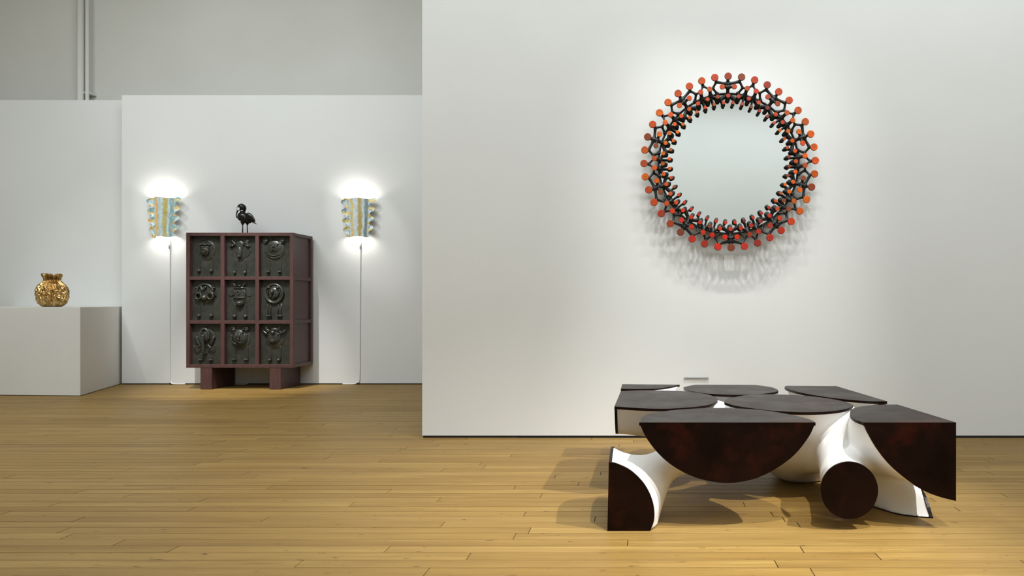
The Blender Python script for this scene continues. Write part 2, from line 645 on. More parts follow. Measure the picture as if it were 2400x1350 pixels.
G_rgt = smooth_curve([G_frt[-1], (xr_plane(3.1), 3.1, 0.135), (xr_plane(3.27), 3.27, 0.215), (xr_plane(3.4), 3.4, 0.33), g0], 4)
f0 = F_top[0]
F_rgt = smooth_curve([(F_cor.x, F_cor.y, 0.19), ((F_cor.x + f0.x) / 2, 4.0, 0.235), (f0.x - 0.03, 3.75, 0.33), f0], 4)
F_bak = smooth_curve([F_top[-1], (F_top[-1].x + 0.05, F_cor.y, 0.35), ((F_top[-1].x + F_cor.x) / 2, F_cor.y, 0.25), (F_cor.x, F_cor.y, 0.19)], 4)
c0, c1 = C_top[0], C_top[-1]
C_lft = smooth_curve([c1, (XL + 0.006, c1.y - 0.02, 0.34), (XL + 0.006, 3.86, 0.28), (XL + 0.006, 3.72, 0.262), (XL + 0.006, 3.60, 0.272), (XL + 0.006, 3.54, 0.29), (XL + 0.006, 3.48, 0.345), c0], 4)
D_lft = smooth_curve([(D_cor.x, D_cor.y, 0.27), (D_cor.x, D_cor.y - 0.1, 0.30), (D_cor.x - 0.003, D_cor.y - 0.2, 0.36), D_top[0]], 4)
D_bak = smooth_curve([D_top[-1], (D_top[-1].x - 0.06, D_cor.y, 0.38), (0.05, D_cor.y, 0.30), (D_cor.x, D_cor.y, 0.27)], 4)
E_bak = smooth_curve([E_top[-1], (E_top[-1].x - 0.03, 4.335, 0.37), (0.5, 4.335, 0.33), (E_top[0].x + 0.03, 4.335, 0.37), E_top[0]], 4)
l0 = L_frt[0]
L_flr = smooth_curve([L_frt[-1], (0.055, 3.0, 0), (0.065, 3.10, 0), (0.055, 3.24, 0), (-0.03, 3.36, 0), (XL, 3.40, 0)], 4)
L_lft = smooth_curve([(XL, 3.40, 0), (XL, 3.38, 0.15), (XL, 3.31, 0.25), (XL, 3.2, 0.288), (XL, 3.08, 0.285), l0], 4)
R_flr = smooth_curve([(xr_plane(3.74), 3.74, 0), (1.08, 3.68, 0), (1.02, 3.56, 0), (1.0, 3.42, 0), F(2049, 1189), F(2098, 1204.6), F(2129, 1210), F(2177, 1214.7)], 4)
r0 = R_flr[-1]
r0.x = xr_plane(r0.y)
R_rgt = smooth_curve([r0, Vector((xr_plane(3.165), 3.165, P(2172, 1180, 3.165).z)), Vector((xr_plane(3.22), 3.22, P(2159, 1147.6, 3.22).z)), (xr_plane(3.38) - 0.01, 3.38, 0.175), (xr_plane(3.55), 3.55, 0.16), (xr_plane(3.68), 3.68, 0.09), R_flr[0]], 4)
BF = [Vector((0.955 + 0.235 * math.cos(a), 4.03 + 0.235 * math.sin(a), 0.0)) for a in [2 * math.pi * k / 48 for k in range(48)]]


def close_loop(*arcs):
    out = []
    for a in arcs:
        for p in a:
            if not out or (p - out[-1]).length > 1e-5: out.append(p.copy())
    if (out[0] - out[-1]).length < 1e-5: out.pop()
    return out


def resample(loop, n):
    pts = loop + [loop[0]]
    d = [0]
    for a, b in zip(pts, pts[1:]): d.append(d[-1] + (b - a).length)
    out, j = [], 0
    for k in range(n):
        t = d[-1] * k / n
        while d[j + 1] < t: j += 1
        f = (t - d[j]) / max(1e-9, d[j + 1] - d[j])
        out.append(pts[j].lerp(pts[j + 1], f))
    return out


bm = bmesh.new()


def trumpet(loop, node, r, mid=None, pw=2.0, n=64, steps=14, apex=None, cen=None):
    """flared stump from a cut loop (any planes) down to a round neck at node"""
    lp = resample(loop, n)
    c = cen if cen is not None else sum(lp, Vector()) / n
    node = Vector(node)
    mid = Vector(mid) if mid is not None else c.lerp(node, 0.5)
    ax = (node - mid).normalized()
    off = [p - c for p in lp]
    tgt = []
    for o_ in off:
        q = o_ - ax * o_.dot(ax)
        tgt.append(q.normalized() * r)
    rings = []
    for k in range(steps + 1):
        t = k / steps
        cc = c * (1 - t) ** 2 + mid * 2 * t * (1 - t) + node * t * t
        s = 1 - (1 - t) ** pw
        rings.append([bm.verts.new(cc + off[i].lerp(tgt[i], s)) for i in range(n)])
    for a, b in zip(rings, rings[1:]):
        for i in range(n):
            bm.faces.new((a[i], a[(i + 1) % n], b[(i + 1) % n], b[i]))
    bm.faces.new(rings[-1])
    ap = bm.verts.new(Vector(apex) if apex is not None else sum(lp, Vector()) / n)
    for i in range(n):
        bm.faces.new((rings[0][(i + 1) % n], rings[0][i], ap))
    bm_ball(bm, node, r, 3)


NC = Vector((0.74, 3.74, 0.20))
NG = Vector((0.99, 3.46, 0.25))
NA = Vector((0.36, 3.40, 0.27))
NL = Vector((0.09, 3.22, 0.205))
NCC = Vector((0.38, 3.74, 0.30))
ND = Vector((0.20, 4.05, 0.34))
NE = Vector((0.52, 4.02, 0.30))
NF = Vector((0.90, 3.98, 0.28))
loopA = close_loop(A_top, A_frt[::-1])
trumpet(loopA, NA, 0.115, (0.33, 3.22, 0.30), 1.75, apex=(0.34, YF, T))
trumpet(B_top, NC, 0.185, (0.70, 3.6, 0.30), 1.9)
trumpet(BF, NC, 0.17, (0.87, 3.93, 0.08), 2.0)
loopG = close_loop(G_top, G_frt, G_rgt)
trumpet(loopG, NG, 0.13, (1.05, 3.3, 0.30), 1.8, apex=G_cor)
trumpet(close_loop(R_flr, R_rgt), NG, 0.14, (1.08, 3.44, 0.12), 1.8, apex=(xr_plane(3.4), 3.4, 0))
trumpet(K_frt, (0.90, 3.40, 0.21), 0.10, (0.835, 3.12, 0.165), 1.6)
trumpet(close_loop(C_top, C_lft), NCC, 0.115, (0.15, 3.72, 0.34), 1.7, apex=(XL + 0.006, 3.72, T))
trumpet(close_loop(D_top, D_bak, D_lft), ND, 0.065, (0.1, 4.2, 0.37), 1.7, apex=D_cor)
trumpet(close_loop(E_top, E_bak), NE, 0.11, (0.5, 4.12, 0.34), 1.8, apex=(0.5, 4.335, T))
trumpet(close_loop(F_top, F_bak, F_rgt), NF, 0.11, (0.95, 4.05, 0.33), 1.8, apex=F_cor)
trumpet(close_loop(L_frt, L_flr, L_lft), NL, 0.078, (0.03, 3.14, 0.16), 1.6, apex=(XL, YF, 0))
for a, b, ra, rm, rb in ((NL, NA, 0.078, 0.085, 0.11), (NA, NC, 0.11, 0.11, 0.16), (NG, NC, 0.13, 0.12, 0.17), ((0.90, 3.40, 0.21), NG, 0.10, 0.10, 0.12),
                         ((0.90, 3.40, 0.21), NC, 0.10, 0.11, 0.16), (NCC, NC, 0.11, 0.11, 0.16), (ND, NCC, 0.065, 0.07, 0.1), (NE, NC, 0.11, 0.11, 0.16), (NF, NC, 0.11, 0.11, 0.16)):
    a, b = Vector(a), Vector(b)
    bm_tube(bm, [a.lerp(b, k / 8) for k in range(9)], [ra * (1 - t) ** 2 + 2 * rm * t * (1 - t) + rb * t * t for t in [k / 8 for k in range(9)]], 24)
bm_tube(bm, [(0.88, 3.38, 0.22), (0.97, 3.36, 0.27), (1.04, 3.33, 0.31)], [0.10, 0.105, 0.10], 24)
bm_ball(bm, (0.90, 3.5, 0.29), 0.12, 3)
bm_ball(bm, (0.95, 3.46, 0.31), 0.115, 3)
bm_tube(bm, [(0.85, 3.3, 0.19), (0.91, 3.38, 0.26), (0.96, 3.47, 0.31)], [0.10, 0.11, 0.11], 24)
body = remeshed(bm, 0.0085)


def plane_gap(co):
    xr = 1.243 - (co[:, 1] - YF) * 0.1226
    return np.minimum.reduce([T - co[:, 2], co[:, 1] - YF, co[:, 0] - XL, xr - co[:, 0], co[:, 2], 4.36 - co[:, 1]])


def wt(co):
    return np.clip((plane_gap(co) - 0.012) / 0.05, 0, 1)


co = laplace(body, 120, wt, 0.6)
co[:, 2] = np.clip(co[:, 2], 0.003, T - 0.009)
co[:, 1] = np.maximum(co[:, 1], YF + 0.009)
co[:, 0] = np.maximum(co[:, 0], XL + 0.009)
co[:, 0] = np.minimum(co[:, 0], 1.243 - (co[:, 1] - YF) * 0.1226 - 0.008)
set_co(body, co)
link_mesh('body', body, M_WHITE, tab, True)


def cap(pts, d, lab=None):
    b_ = bmesh.new()
    q = []
    for p in pts:
        if not q or (p - q[-1]).length > 1e-4: q.append(p.copy())
    if (q[0] - q[-1]).length < 1e-4: q.pop()
    bm_prism(b_, q, d)
    return from_bm('bronze_panel', b_, M_PANEL_BRONZE, tab)


TH = 0.012


def under(pts, behind=False):
    """keep a side panel below the top panels and behind the front panels"""
    out = []
    for p in pts:
        q = p.copy()
        q.z = min(q.z, T - TH - 0.0004)
        if behind: q.y = max(q.y, YF + TH + 0.0004)
        out.append(q)
    return out


dz, dy = Vector((0, 0, -TH)), Vector((0, TH, 0))
cap(A_top, dz)
cap(under(A_frt), dy)
cap(B_top, dz)
cap(C_top, dz)
cap(under(C_lft), Vector((TH, 0, 0)))
cap(D_top + [D_cor], dz)
cap(under(D_lft + [D_cor]), Vector((TH, 0, 0)))
cap(E_top, dz)
cap(F_top + [F_cor], dz)
cap(under(F_rgt + [F_cor]), Vector((-TH, 0, 0)))
cap(G_top + [G_cor], dz)
cap(under(G_frt + [G_cor]), dy)
cap(under(G_rgt + [G_cor], True), Vector((-TH, 0, 0)))
cap(K_frt, dy)
cap(L_frt + [Vector((XL - 0.005, YF, 0.0))], dy)
cap(under(L_lft + [Vector((XL, YF, 0.0))], True), Vector((TH, 0, 0)))
cap(R_rgt + [], Vector((-TH, 0, 0)))
for lp in (BF, R_flr):                        # thin dark sole under the two feet
    cap(lp, Vector((0, 0, 0.004)))

# ------------------------------------------------------------------ mirror
YD = YW - 0.115                   # plane of the disc faces
KM = YD / FPX                     # metres per pixel there
MC = P(1710.3, 379.3, YD)         # centre
mir = thing('wall_mirror', (MC.x, YW, MC.z - 0.59), 'round wall mirror ringed with black stems and orange red discs', 'mirror')


def mp(deg, rpx, depth=0.0):
    """polar position on the mirror: degrees clockwise from the top, radius in px, depth behind the disc faces"""
    a = math.radians(deg - 1.0)
    return Vector((MC.x + math.sin(a) * rpx * KM, YD + depth, MC.z + math.cos(a) * rpx * KM))


bm = bmesh.new()
GLY = 0.066                        # glass plane depth behind the disc faces
seg = 96
bm_prism(bm, [mp(360 * k / seg, 165, GLY) for k in range(seg)], (0, 0.006, 0))
from_bm('mirror_glass', bm, M_MIRROR, mir)
bm = bmesh.new()
bm_prism(bm, [mp(360 * k / seg, 150, GLY + 0.006) for k in range(seg)], (0, YW - YD - GLY - 0.006, 0))
from_bm('backing_board', bm, M_FRAME, mir)
bm = bmesh.new()
bm_tube(bm, [mp(360 * k / 144, 166, GLY - 0.004) for k in range(144)], 2.4 * KM, 10, True)
from_bm('rim', bm, M_FRAME, mir, True)

bm = bmesh.new()


def strut(a, b, r0, r1=None, rm=None):
    r1 = r0 if r1 is None else r1
    rm = min(r0, r1) * 0.72 if rm is None else rm
    n = 6
    pts = [a.lerp(b, k / n) for k in range(n + 1)]
    rr = []
    for k in range(n + 1):
        t = k / n
        e = (2 * t - 1) ** 2
        base = r0 * (1 - t) + r1 * t
        rr.append((rm + (base - rm) * e) * KM)
    bm_tube(bm, pts, rr, 10)


def stub(deg, r_px, rad, length, lean=0.0, depth=0.0):
    f = mp(deg, r_px, depth + 0.0015)
    bk = mp(deg, r_px - lean, depth + length)
    e = bk + (bk - f).normalized() * rad * 0.5 * KM
    e.y = bk.y + 0.005
    n_ = 20
    rings_ = []
    for c_, q_ in ((f, rad), (bk, rad * 0.97), (e, rad * 0.6)):
        rings_.append([bm.verts.new((c_.x + q_ * KM * math.cos(2 * math.pi * k / n_), c_.y, c_.z + q_ * KM * math.sin(2 * math.pi * k / n_))) for k in range(n_)])
    for a_, b_ in zip(rings_, rings_[1:]):
        for k in range(n_):
            bm.faces.new((a_[k], a_[(k + 1) % n_], b_[(k + 1) % n_], b_[k]))
    bm.faces.new(rings_[0])
    bm.faces.new(rings_[-1][::-1])
    return bk


for u in range(10):
    o_ = 36 * u
    hub = mp(o_, 178, 0.030)
    bm_ball(bm, hub, 7.0 * KM, 2)
    stem0 = mp(o_, 165.5, GLY - 0.008)
    strut(hub, mp(o_, 165, 0.048), 5.5, 5.0, 4.2)
    strut(mp(o_, 165, 0.048), stem0, 5, 5)
    d0 = stub(o_, 201, 9.0, 0.010)
    strut(mp(o_, 190, 0.028), d0, 5.5, 4.2, 3.4)
    strut(hub, mp(o_, 191, 0.028), 7, 5)
    for s in (-1, 1):
        m1 = stub(o_ + s * 4.6, 177, 6.5, 0.008)
        strut(hub, m1, 6.0, 4.0, 3.4)
        d1 = stub(o_ + s * 9, 201, 9.0, 0.010)
        k1 = mp(o_ + s * 8.2, 192.5, 0.026)
        strut(mp(o_, 185, 0.028), k1, 6.5, 4.2, 3.3)
        strut(k1, d1, 4.0, 4.5)
        nn = mp(o_ + s * 11.3, 180, 0.036)
        strut(k1, nn, 4.2, 3.6, 2.9)
        strut(nn, mp(o_ + s * 8.4, 167, 0.06), 3.6, 6.0, 2.8)
        strut(mp(o_ + s * 8.4, 167, 0.06), mp(o_ + s * 7.0, 166, GLY - 0.006), 6, 4)
        m2 = stub(o_ + s * 14.4, 177, 6.5, 0.008)
        strut(nn, m2, 3.4, 3.6, 2.6)
        gh = mp(o_ + s * 14.2, 164.5, 0.048)
        bm_ball(bm, gh, 7.0 * KM, 2)
        strut(m2, gh, 4.5, 7.0, 4.2)
        strut(gh, mp(o_ + s * 14.2, 165.5, GLY - 0.006), 6.5, 6.5, 6)
        fk = mp(o_ + s * 18, 190.5, 0.028)
        strut(fk, m2, 3.8, 3.6, 2.6)
        k3 = stub(o_ + s * 9, 157, 5.4, 0.024, 7.5, 0.020)
        k4 = stub(o_ + s * 4.5, 141.5, 4.3, 0.018, 5.5, 0.026)
        k5 = stub(o_ + s * 13.5, 141.5, 4.3, 0.018, 5.5, 0.026)
        strut(gh, k5, 4.6, 2.6, 2.2)
        q = mp(o_ + s * 6.2, 153.5, 0.052)
        bm_ball(bm, q, 4.6 * KM, 2)
        strut(mp(o_, 163.5, 0.058), q, 6.5, 4.8, 4.0)
        strut(q, k4, 4.2, 2.6, 2.3)
        strut(q, mp(o_ + s * 9, 152.5, 0.045), 4.6, 4.4, 3.6)
        strut(gh, mp(o_ + s * 9, 156, 0.045), 6.5, 4.6, 3.2)
        strut(gh, mp(o_ + s * 18, 155, 0.045), 6.5, 4.6, 3.0)
    d2 = stub(o_ + 18, 201, 9.0, 0.010)
    strut(mp(o_ + 18, 190.5, 0.028), d2, 4.6, 4.6, 3.6)
    bm_ball(bm, mp(o_ + 18, 190.5, 0.028), 4.6 * KM, 2)
    k0 = stub(o_, 157, 5.4, 0.024, 7.5, 0.020)
    strut(mp(o_, 163.5, 0.058), k0, 6.5, 5.2, 4.6)
    stub(o_ + 18, 157, 5.4, 0.024, 7.5, 0.020)
fr = remeshed(bm, 0.0026)
set_co(fr, laplace(fr, 3, None, 0.5))
link_mesh('frame', fr, M_FRAME, mir, True)


def disc_mesh(rad):
    b_ = bmesh.new()
    n = 28
    f0_ = [b_.verts.new((rad * math.cos(2 * math.pi * k / n), 0.0, rad * math.sin(2 * math.pi * k / n))) for k in range(n)]
    f1_ = [b_.verts.new((rad * 0.93 * math.cos(2 * math.pi * k / n), -0.0022, rad * 0.93 * math.sin(2 * math.pi * k / n))) for k in range(n)]
    b_.faces.new(f0_)
    b_.faces.new(f1_)
    for k in range(n): b_.faces.new((f0_[k], f0_[(k + 1) % n], f1_[(k + 1) % n], f1_[k]))
    bmesh.ops.recalc_face_normals(b_, faces=b_.faces)
    me = bpy.data.meshes.new('disc')
    b_.to_mesh(me)
    b_.free()
    me.materials.append(M_ENAMEL)
    return me


KEYC = [(0, (186, 74, 52)), (40, (196, 74, 44)), (65, (214, 104, 26)), (95, (238, 92, 24)), (120, (232, 110, 24)), (140, (196, 60, 34)), (160, (186, 44, 26)),
        (185, (222, 42, 14)), (205, (186, 42, 26)), (225, (210, 52, 24)), (245, (212, 92, 20)), (275, (226, 104, 14)), (300, (234, 112, 18)), (325, (206, 92, 24)), (360, (186, 74, 52))]


def disc_color(deg, rr):
    deg %= 360
    for (a, ca), (b, cb) in zip(KEYC, KEYC[1:]):
        if a <= deg <= b:
            t = (deg - a) / (b - a)
            c = [x + (y - x) * t for x, y in zip(ca, cb)]
            break
    j = rr.random()
    dull = (118, 62, 54)
    k = 0.75 if j < 0.12 else (0.35 if j < 0.3 else 0.0)
    c = [x + (d - x) * k + rr.uniform(-10, 10) for x, d in zip(c, dull)]
    return tuple(v * k2 for v, k2 in zip(srgb(*[max(3, min(255, x)) for x in c]), (0.88, 0.74, 0.5))) + (1,)


rr = random.Random(4)
for name_, r_px, rad, off, dep in (('rim_disc', 201, 8.5, 0, 0.0), ('frame_disc', 177, 6.1, 4.5, 0.0), ('stem_disc', 157, 5.0, 0, 0.020), ('inner_disc', 141.5, 3.95, 4.5, 0.026)):
    me = disc_mesh(rad * KM)
    for k in range(40):
        dg_ = 9 * k + off
        if name_ == 'frame_disc':
            u_ = ((9 * k + off + 18) % 36) - 18
            dg_ += (0.1 if abs(u_) < 9 else 0.9) * (1 if u_ > 0 else -1)
        o = place(name_, me, mp(dg_, r_px, dep), mir)
        o.color = disc_color(dg_, rr)

# ------------------------------------------------------------------ cabinet
CY = F(470, 913).y                 # front of the cabinet
CD = 0.0593 * CY
ks = CY / FPX


def cx(px): return (px - VPX) * ks
def cz(py): return H + (HOR - py) * ks


cab = thing('animal_relief_cabinet', (cx(561.5), CY + CD / 2, 0), 'tall reddish brown wooden cabinet with nine black animal relief panels', 'cabinet')
XS = [436, 444.3, 516.5, 525.6, 598, 606.5, 679, 687]
ZS = [545.3, 552.8, 648.3, 656, 750.8, 758.8, 854.3, 862]
xL, xR, zT, zB = cx(436), cx(687), cz(545.3), cz(862)
REC = 0.05
# carcass core behind the relief panels
box('carcass', xL + 0.02, xR - 0.02, CY + REC + 0.012, CY + CD - 0.002, zB + 0.02, zT - 0.02, M_WENGE, cab)
box('top_board', xL, xR, CY, CY + CD, cz(552.8), zT, M_WENGE, cab, 0.002)
box('bottom_board', xL, xR, CY, CY + CD, zB, cz(854.3), M_WENGE, cab, 0.002)
box('stile', xL, cx(444.3), CY, CY + CD, cz(854.3), cz(552.8), M_WENGE, cab, 0.002)
# right side: front stile, rear stile, rails and three sunk panels
box('stile', cx(679), xR, CY, CY + 0.055, cz(854.3), cz(552.8), M_WENGE, cab, 0.002)
box('stile', cx(679), xR, CY + CD - 0.045, CY + CD, cz(854.3), cz(552.8), M_WENGE, cab, 0.002)
for a, b in ((648.3, 656), (750.8, 758.8)):
    box('side_rail', cx(679), xR - 0.001, CY + 0.055, CY + CD - 0.045, cz(b), cz(a), M_WENGE, cab)
for a, b in ((552.8, 648.3), (656, 750.8), (758.8, 854.3)):
    box('side_panel', cx(679), xR - 0.018, CY + 0.055, CY + CD - 0.045, cz(b), cz(a), M_WENGE, cab)
for a, b in ((516.5, 525.6), (598, 606.5)):
    box('mullion', cx(a), cx(b), CY + 0.001, CY + REC + 0.012, cz(854.3), cz(552.8), M_WENGE, cab, 0.0015)
for i in range(3):
    for a, b in ((648.3, 656), (750.8, 758.8)):
        box('rail', cx(XS[2 * i + 1]), cx(XS[2 * i + 2]), CY + 0.003, CY + REC + 0.012, cz(b), cz(a), M_WENGE, cab, 0.0015)
for a, b in ((469, 495.5), (631, 657.5)):
    box('leg', cx(a), cx(b), CY + 0.004, CY + CD - 0.01, 0, zB, M_WENGE, cab, 0.003)

PY = CY + REC                      # face of the relief plates
kp = PY / FPX


class Relief:
    def __init__(s, col, row, origin, scale):
        s.o, s.k = origin, scale
        s.p = box('relief_panel', cx(XS[2 * col + 1]) + 0.001, cx(XS[2 * col + 2]) - 0.001, PY, PY + 0.011, cz(ZS[2 * row + 2]) + 0.001, cz(ZS[2 * row + 1]) - 0.001, M_RELIEF, cab)

    def w(s, x, y, d=0.0):
        p = P(s.o[0] + x * s.k, s.o[1] + y * s.k, PY)
        p.y -= d
        return p

    def m(s, u): return u * s.k * kp

    def add(s, name, bm_): return from_bm(name, bm_, M_RELIEF, s.p, True)

    def dome(s, name, x, y, rx, ry, h, rot=0.0, d=0.0, bm_=None):
        own = bm_ is None
        b_ = bmesh.new() if own else bm_
        bm_ball(b_, s.w(x, y, d), 1.0, 3 if max(rx, ry) > 30 else 2, (s.m(rx), h, s.m(ry)), Matrix.Rotation(math.radians(rot), 4, 'Y'))
        if own: return s.add(name, b_)

    def ring(s, name, x, y, rx, ry, t, a0=0, a1=360, d=0.0):
        b_ = bmesh.new()
        full = a1 - a0 >= 360
        n = 40
        pts = [s.w(x + rx * math.sin(math.radians(a0 + (a1 - a0) * k / n)), y - ry * math.cos(math.radians(a0 + (a1 - a0) * k / n)), d) for k in range(n if full else n + 1)]
        bm_tube(b_, pts, s.m(t), 8, full)
        return s.add(name, b_)

    def tube(s, name, pts, r, d=0.0, rend=None, sm=True):
        b_ = bmesh.new()
        q = [s.w(p[0], p[1], (p[2] if len(p) > 2 else d)) for p in pts]
        if sm and len(q) > 2: q = smooth_curve(q, 5)
        n = len(q)
        r1 = r if rend is None else rend
        bm_tube(b_, q, [s.m(r + (r1 - r) * i / (n - 1)) for i in range(n)], 8)
        return s.add(name, b_)

    def legs(s, x0, x1, y0, y1, r=5):
        for x in (x0, x1):
            s.tube('leg_relief', [(x - 12, y0 - 8), (x - 2, y0), (x, y0 + 20), (x, y1)], r, 0.002)

    def paws(s, name, x0, x1, y, rx, ry, h=0.022, toes=0):
        for x in (x0, x1):
            if toes:
                b_ = bmesh.new()
                for k in range(toes):
                    s.dome('', x + (k - (toes - 1) / 2) * rx * 1.6 / toes, y, rx * 1.0 / toes * 1.15, ry, h, 0, 0.004, b_)
                s.add(name, b_)
            else:
                s.dome(name, x, y, rx, ry, h, 0, 0.003)


O1, S1 = (400, 440), 0.1926
O2, S2 = (400, 660), 0.2074
# baboon
r = Relief(0, 0, O1, S1)
r.ring('body_outline', 435, 760, 112, 128, 4)
r.dome('body_relief', 435, 760, 110, 126, 0.010)
r.dome('head', 425, 765, 66, 75, 0.042)
r.dome('brow', 425, 695, 45, 18, 0.046)
r.tube('brow_ridge', [(372, 735), (400, 722), (425, 730), (450, 722), (482, 735)], 6, 0.036)
for sx in (-1, 1):
    r.dome('ear', 425 + sx * 55, 695, 17, 15, 0.030)
    r.tube('cheek_ridge', [(425 + sx * 12, 740, 0.045), (425 + sx * 30, 765, 0.042), (425 + sx * 18, 795, 0.042)], 6)
    r.dome('nostril', 425 + sx * 8 - 8, 800, 6, 7, 0.05)
r.dome('muzzle', 417, 805, 24, 18, 0.044)
r.legs(362, 518, 850, 1000)
r.paws('paw', 350, 500, 1012, 23, 26, 0.03)
# deer
r = Relief(1, 0, O1, S1)
r.dome('body_relief', 880, 760, 100, 100, 0.007)
r.dome('head', 848, 705, 54, 70, 0.020)
r.dome('snout', 845, 785, 34, 82, 0.030)
r.dome('muzzle', 842, 838, 26, 24, 0.040)
r.ring('jaw_outline', 848, 850, 38, 36, 4, 100, 260, 0.004)
for sx in (-1, 1):
    r.tube('antler', [(848 + sx * 45, 690, 0.02), (848 + sx * 75, 660, 0.02), (848 + sx * 88, 635, 0.018)], 8, 0, 4)
    for k in range(3):
        r.tube('antler_tine', [(848 + sx * (55 + 12 * k), 680 - 16 * k, 0.02), (848 + sx * (78 + 12 * k), 674 - 14 * k, 0.016), (848 + sx * (108 + 5 * k), 684 - 20 * k, 0.012)], 6, 0, 3)
    r.dome('ear', 848 + sx * 94, 708, 35, 17, 0.030, sx * 22)
    r.dome('eye', 848 + sx * 40, 705, 9, 7, 0.03)
    r.dome('nostril', 842 + sx * 9, 832, 5, 6, 0.046)
r.legs(796, 922, 885, 1020, 4)
r.paws('hoof', 784, 912, 1034, 17, 25, 0.028)
# bear
r = Relief(2, 0, O1, S1)
r.dome('body_relief', 1265, 758, 120, 128, 0.016)
r.ring('body_outline', 1265, 758, 121, 129, 3)
r.dome('head', 1265, 725, 92, 92, 0.026)
r.tube('muzzle', [(1265, 700, 0.02), (1265, 728, 0.026)], 15)
r.dome('nose', 1268, 718, 14, 11, 0.036)
r.tube('mouth', [(1245, 768, 0.026), (1268, 752, 0.030), (1290, 768, 0.026)], 5)
for sx in (-1, 1):
    r.dome('ear', 1267 + sx * 100, 650, 24, 22, 0.030, sx * 30)
    r.ring('ear_rim', 1267 + sx * 102, 648, 22, 22, 5, 0, 360, 0.02)
    r.tube('eye', [(1267 + sx * 62, 682, 0.022), (1267 + sx * 42, 698, 0.026)], 5)
r.tube('chest_fold', [(1190, 808, 0.012), (1265, 832, 0.014), (1335, 806, 0.012)], 7)
r.tube('chest_fold', [(1205, 842, 0.009), (1265, 860, 0.010), (1330, 842, 0.009)], 6)
r.legs(1212, 1350, 862, 1015, 4)
r.paws('paw', 1195, 1333, 1027, 24, 15, 0.028, 3)
# ram
r = Relief(0, 1, O2, S2)
r.ring('body_outline', 395, 150, 96, 106, 3)
r.dome('body_relief', 395, 150, 94, 104, 0.010)
r.dome('head', 395, 115, 86, 92, 0.026)
r.ring('wool_cap', 398, 110, 88, 78, 15, -92, 92, 0.018)
r.tube('forelock', [(360, 55, 0.034), (388, 95, 0.04), (420, 55, 0.034)], 11)
r.dome('muzzle', 388, 185, 34, 40, 0.044)
for sx in (-1, 1):
    c_ = 395 + sx * 68
    r.ring('horn_curl', c_, 165, 32, 34, 11, 0, 360, 0.026)
    r.tube('horn', [(c_ + sx * 58, 155, 0.012), (c_ + sx * 42, 132, 0.022), (c_ + sx * 12, 122, 0.032), (c_ - sx * 22, 138, 0.036)], 6, 0, 11)
    r.dome('ear', 395 + sx * 98, 72, 17, 15, 0.026)
    r.dome('eye', 395 + sx * 32, 112, 9, 7, 0.036)
    r.dome('nostril', 388 + sx * 11, 178, 6, 5, 0.052)
r.legs(338, 474, 245, 375, 4)
r.paws('hoof', 326, 465, 386, 21, 24, 0.034)
# horse
r = Relief(1, 1, O2, S2)
r.ring('body_outline', 790, 155, 112, 110, 3.5)
r.dome('head', 785, 165, 74, 118, 0.020)
r.dome('muzzle', 786, 248, 48, 36, 0.044)
r.tube('noseband', [(715, 180, 0.018), (780, 182, 0.030), (850, 178, 0.018)], 6)
r.tube('browband', [(720, 70, 0.012), (785, 74, 0.022), (850, 70, 0.012)], 5)
r.tube('bridle', [(722, 80, 0.012), (728, 130, 0.016), (722, 175, 0.016)], 4)
r.tube('bridle', [(848, 80, 0.012), (842, 130, 0.016), (848, 175, 0.016)], 4)
r.tube('mane', [(660, 155, 0.004), (700, 155, 0.006), (720, 110, 0.010)], 4)
r.tube('mane', [(915, 155, 0.004), (870, 155, 0.006), (850, 110, 0.010)], 4)
r.ring('brow_ring', 776, 128, 17, 20, 5, 0, 360, 0.022)
r.ring('nose_ring', 778, 182, 10, 10, 4, 0, 360, 0.03)
r.dome('forelock', 786, 48, 22, 18, 0.030)
for sx in (-1, 1):
    r.tube('ear', [(786 + sx * 42, 52, 0.014), (786 + sx * 58, 30, 0.02), (786 + sx * 72, 12, 0.016)], 13, 0, 4)
    r.ring('eye', 782 + sx * 56, 130, 13, 16, 5, 0, 360, 0.017)
    r.dome('nostril', 786 + sx * 20, 240, 9, 9, 0.056)
r.legs(738, 858, 265, 385, 4)
r.paws('hoof', 727, 850, 393, 23, 26, 0.03)
# lion
r = Relief(2, 1, O2, S2)
r.ring('mane', 1173, 135, 98, 104, 16, 0, 360, 0.010)
r.ring('mane', 1173, 140, 76, 84, 7, 0, 360, 0.014)
r.dome('head', 1170, 128, 66, 74, 0.034)
r.tube('nose_bridge', [(1168, 90, 0.036), (1166, 140, 0.044)], 14)
r.dome('nose', 1165, 148, 17, 12, 0.052)
r.dome('chin', 1166, 186, 17, 12, 0.040)
for sx in (-1, 1):
    r.dome('ear', 1167 + sx * 50, 68, 24, 20, 0.038)
    r.dome('eye', 1170 + sx * 36, 98, 9, 8, 0.042)
    r.dome('cheek', 1166 + sx * 19, 168, 20, 16, 0.046)
for x in (1102, 1132, 1218, 1250):
    r.tube('leg_relief', [(x, 235), (x, 375)], 5, 0.002)
r.paws('paw', 1116, 1236, 390, 34, 15, 0.03, 4)
r.dome('panel_lock', 1018, 210, 16, 6, 0.014)
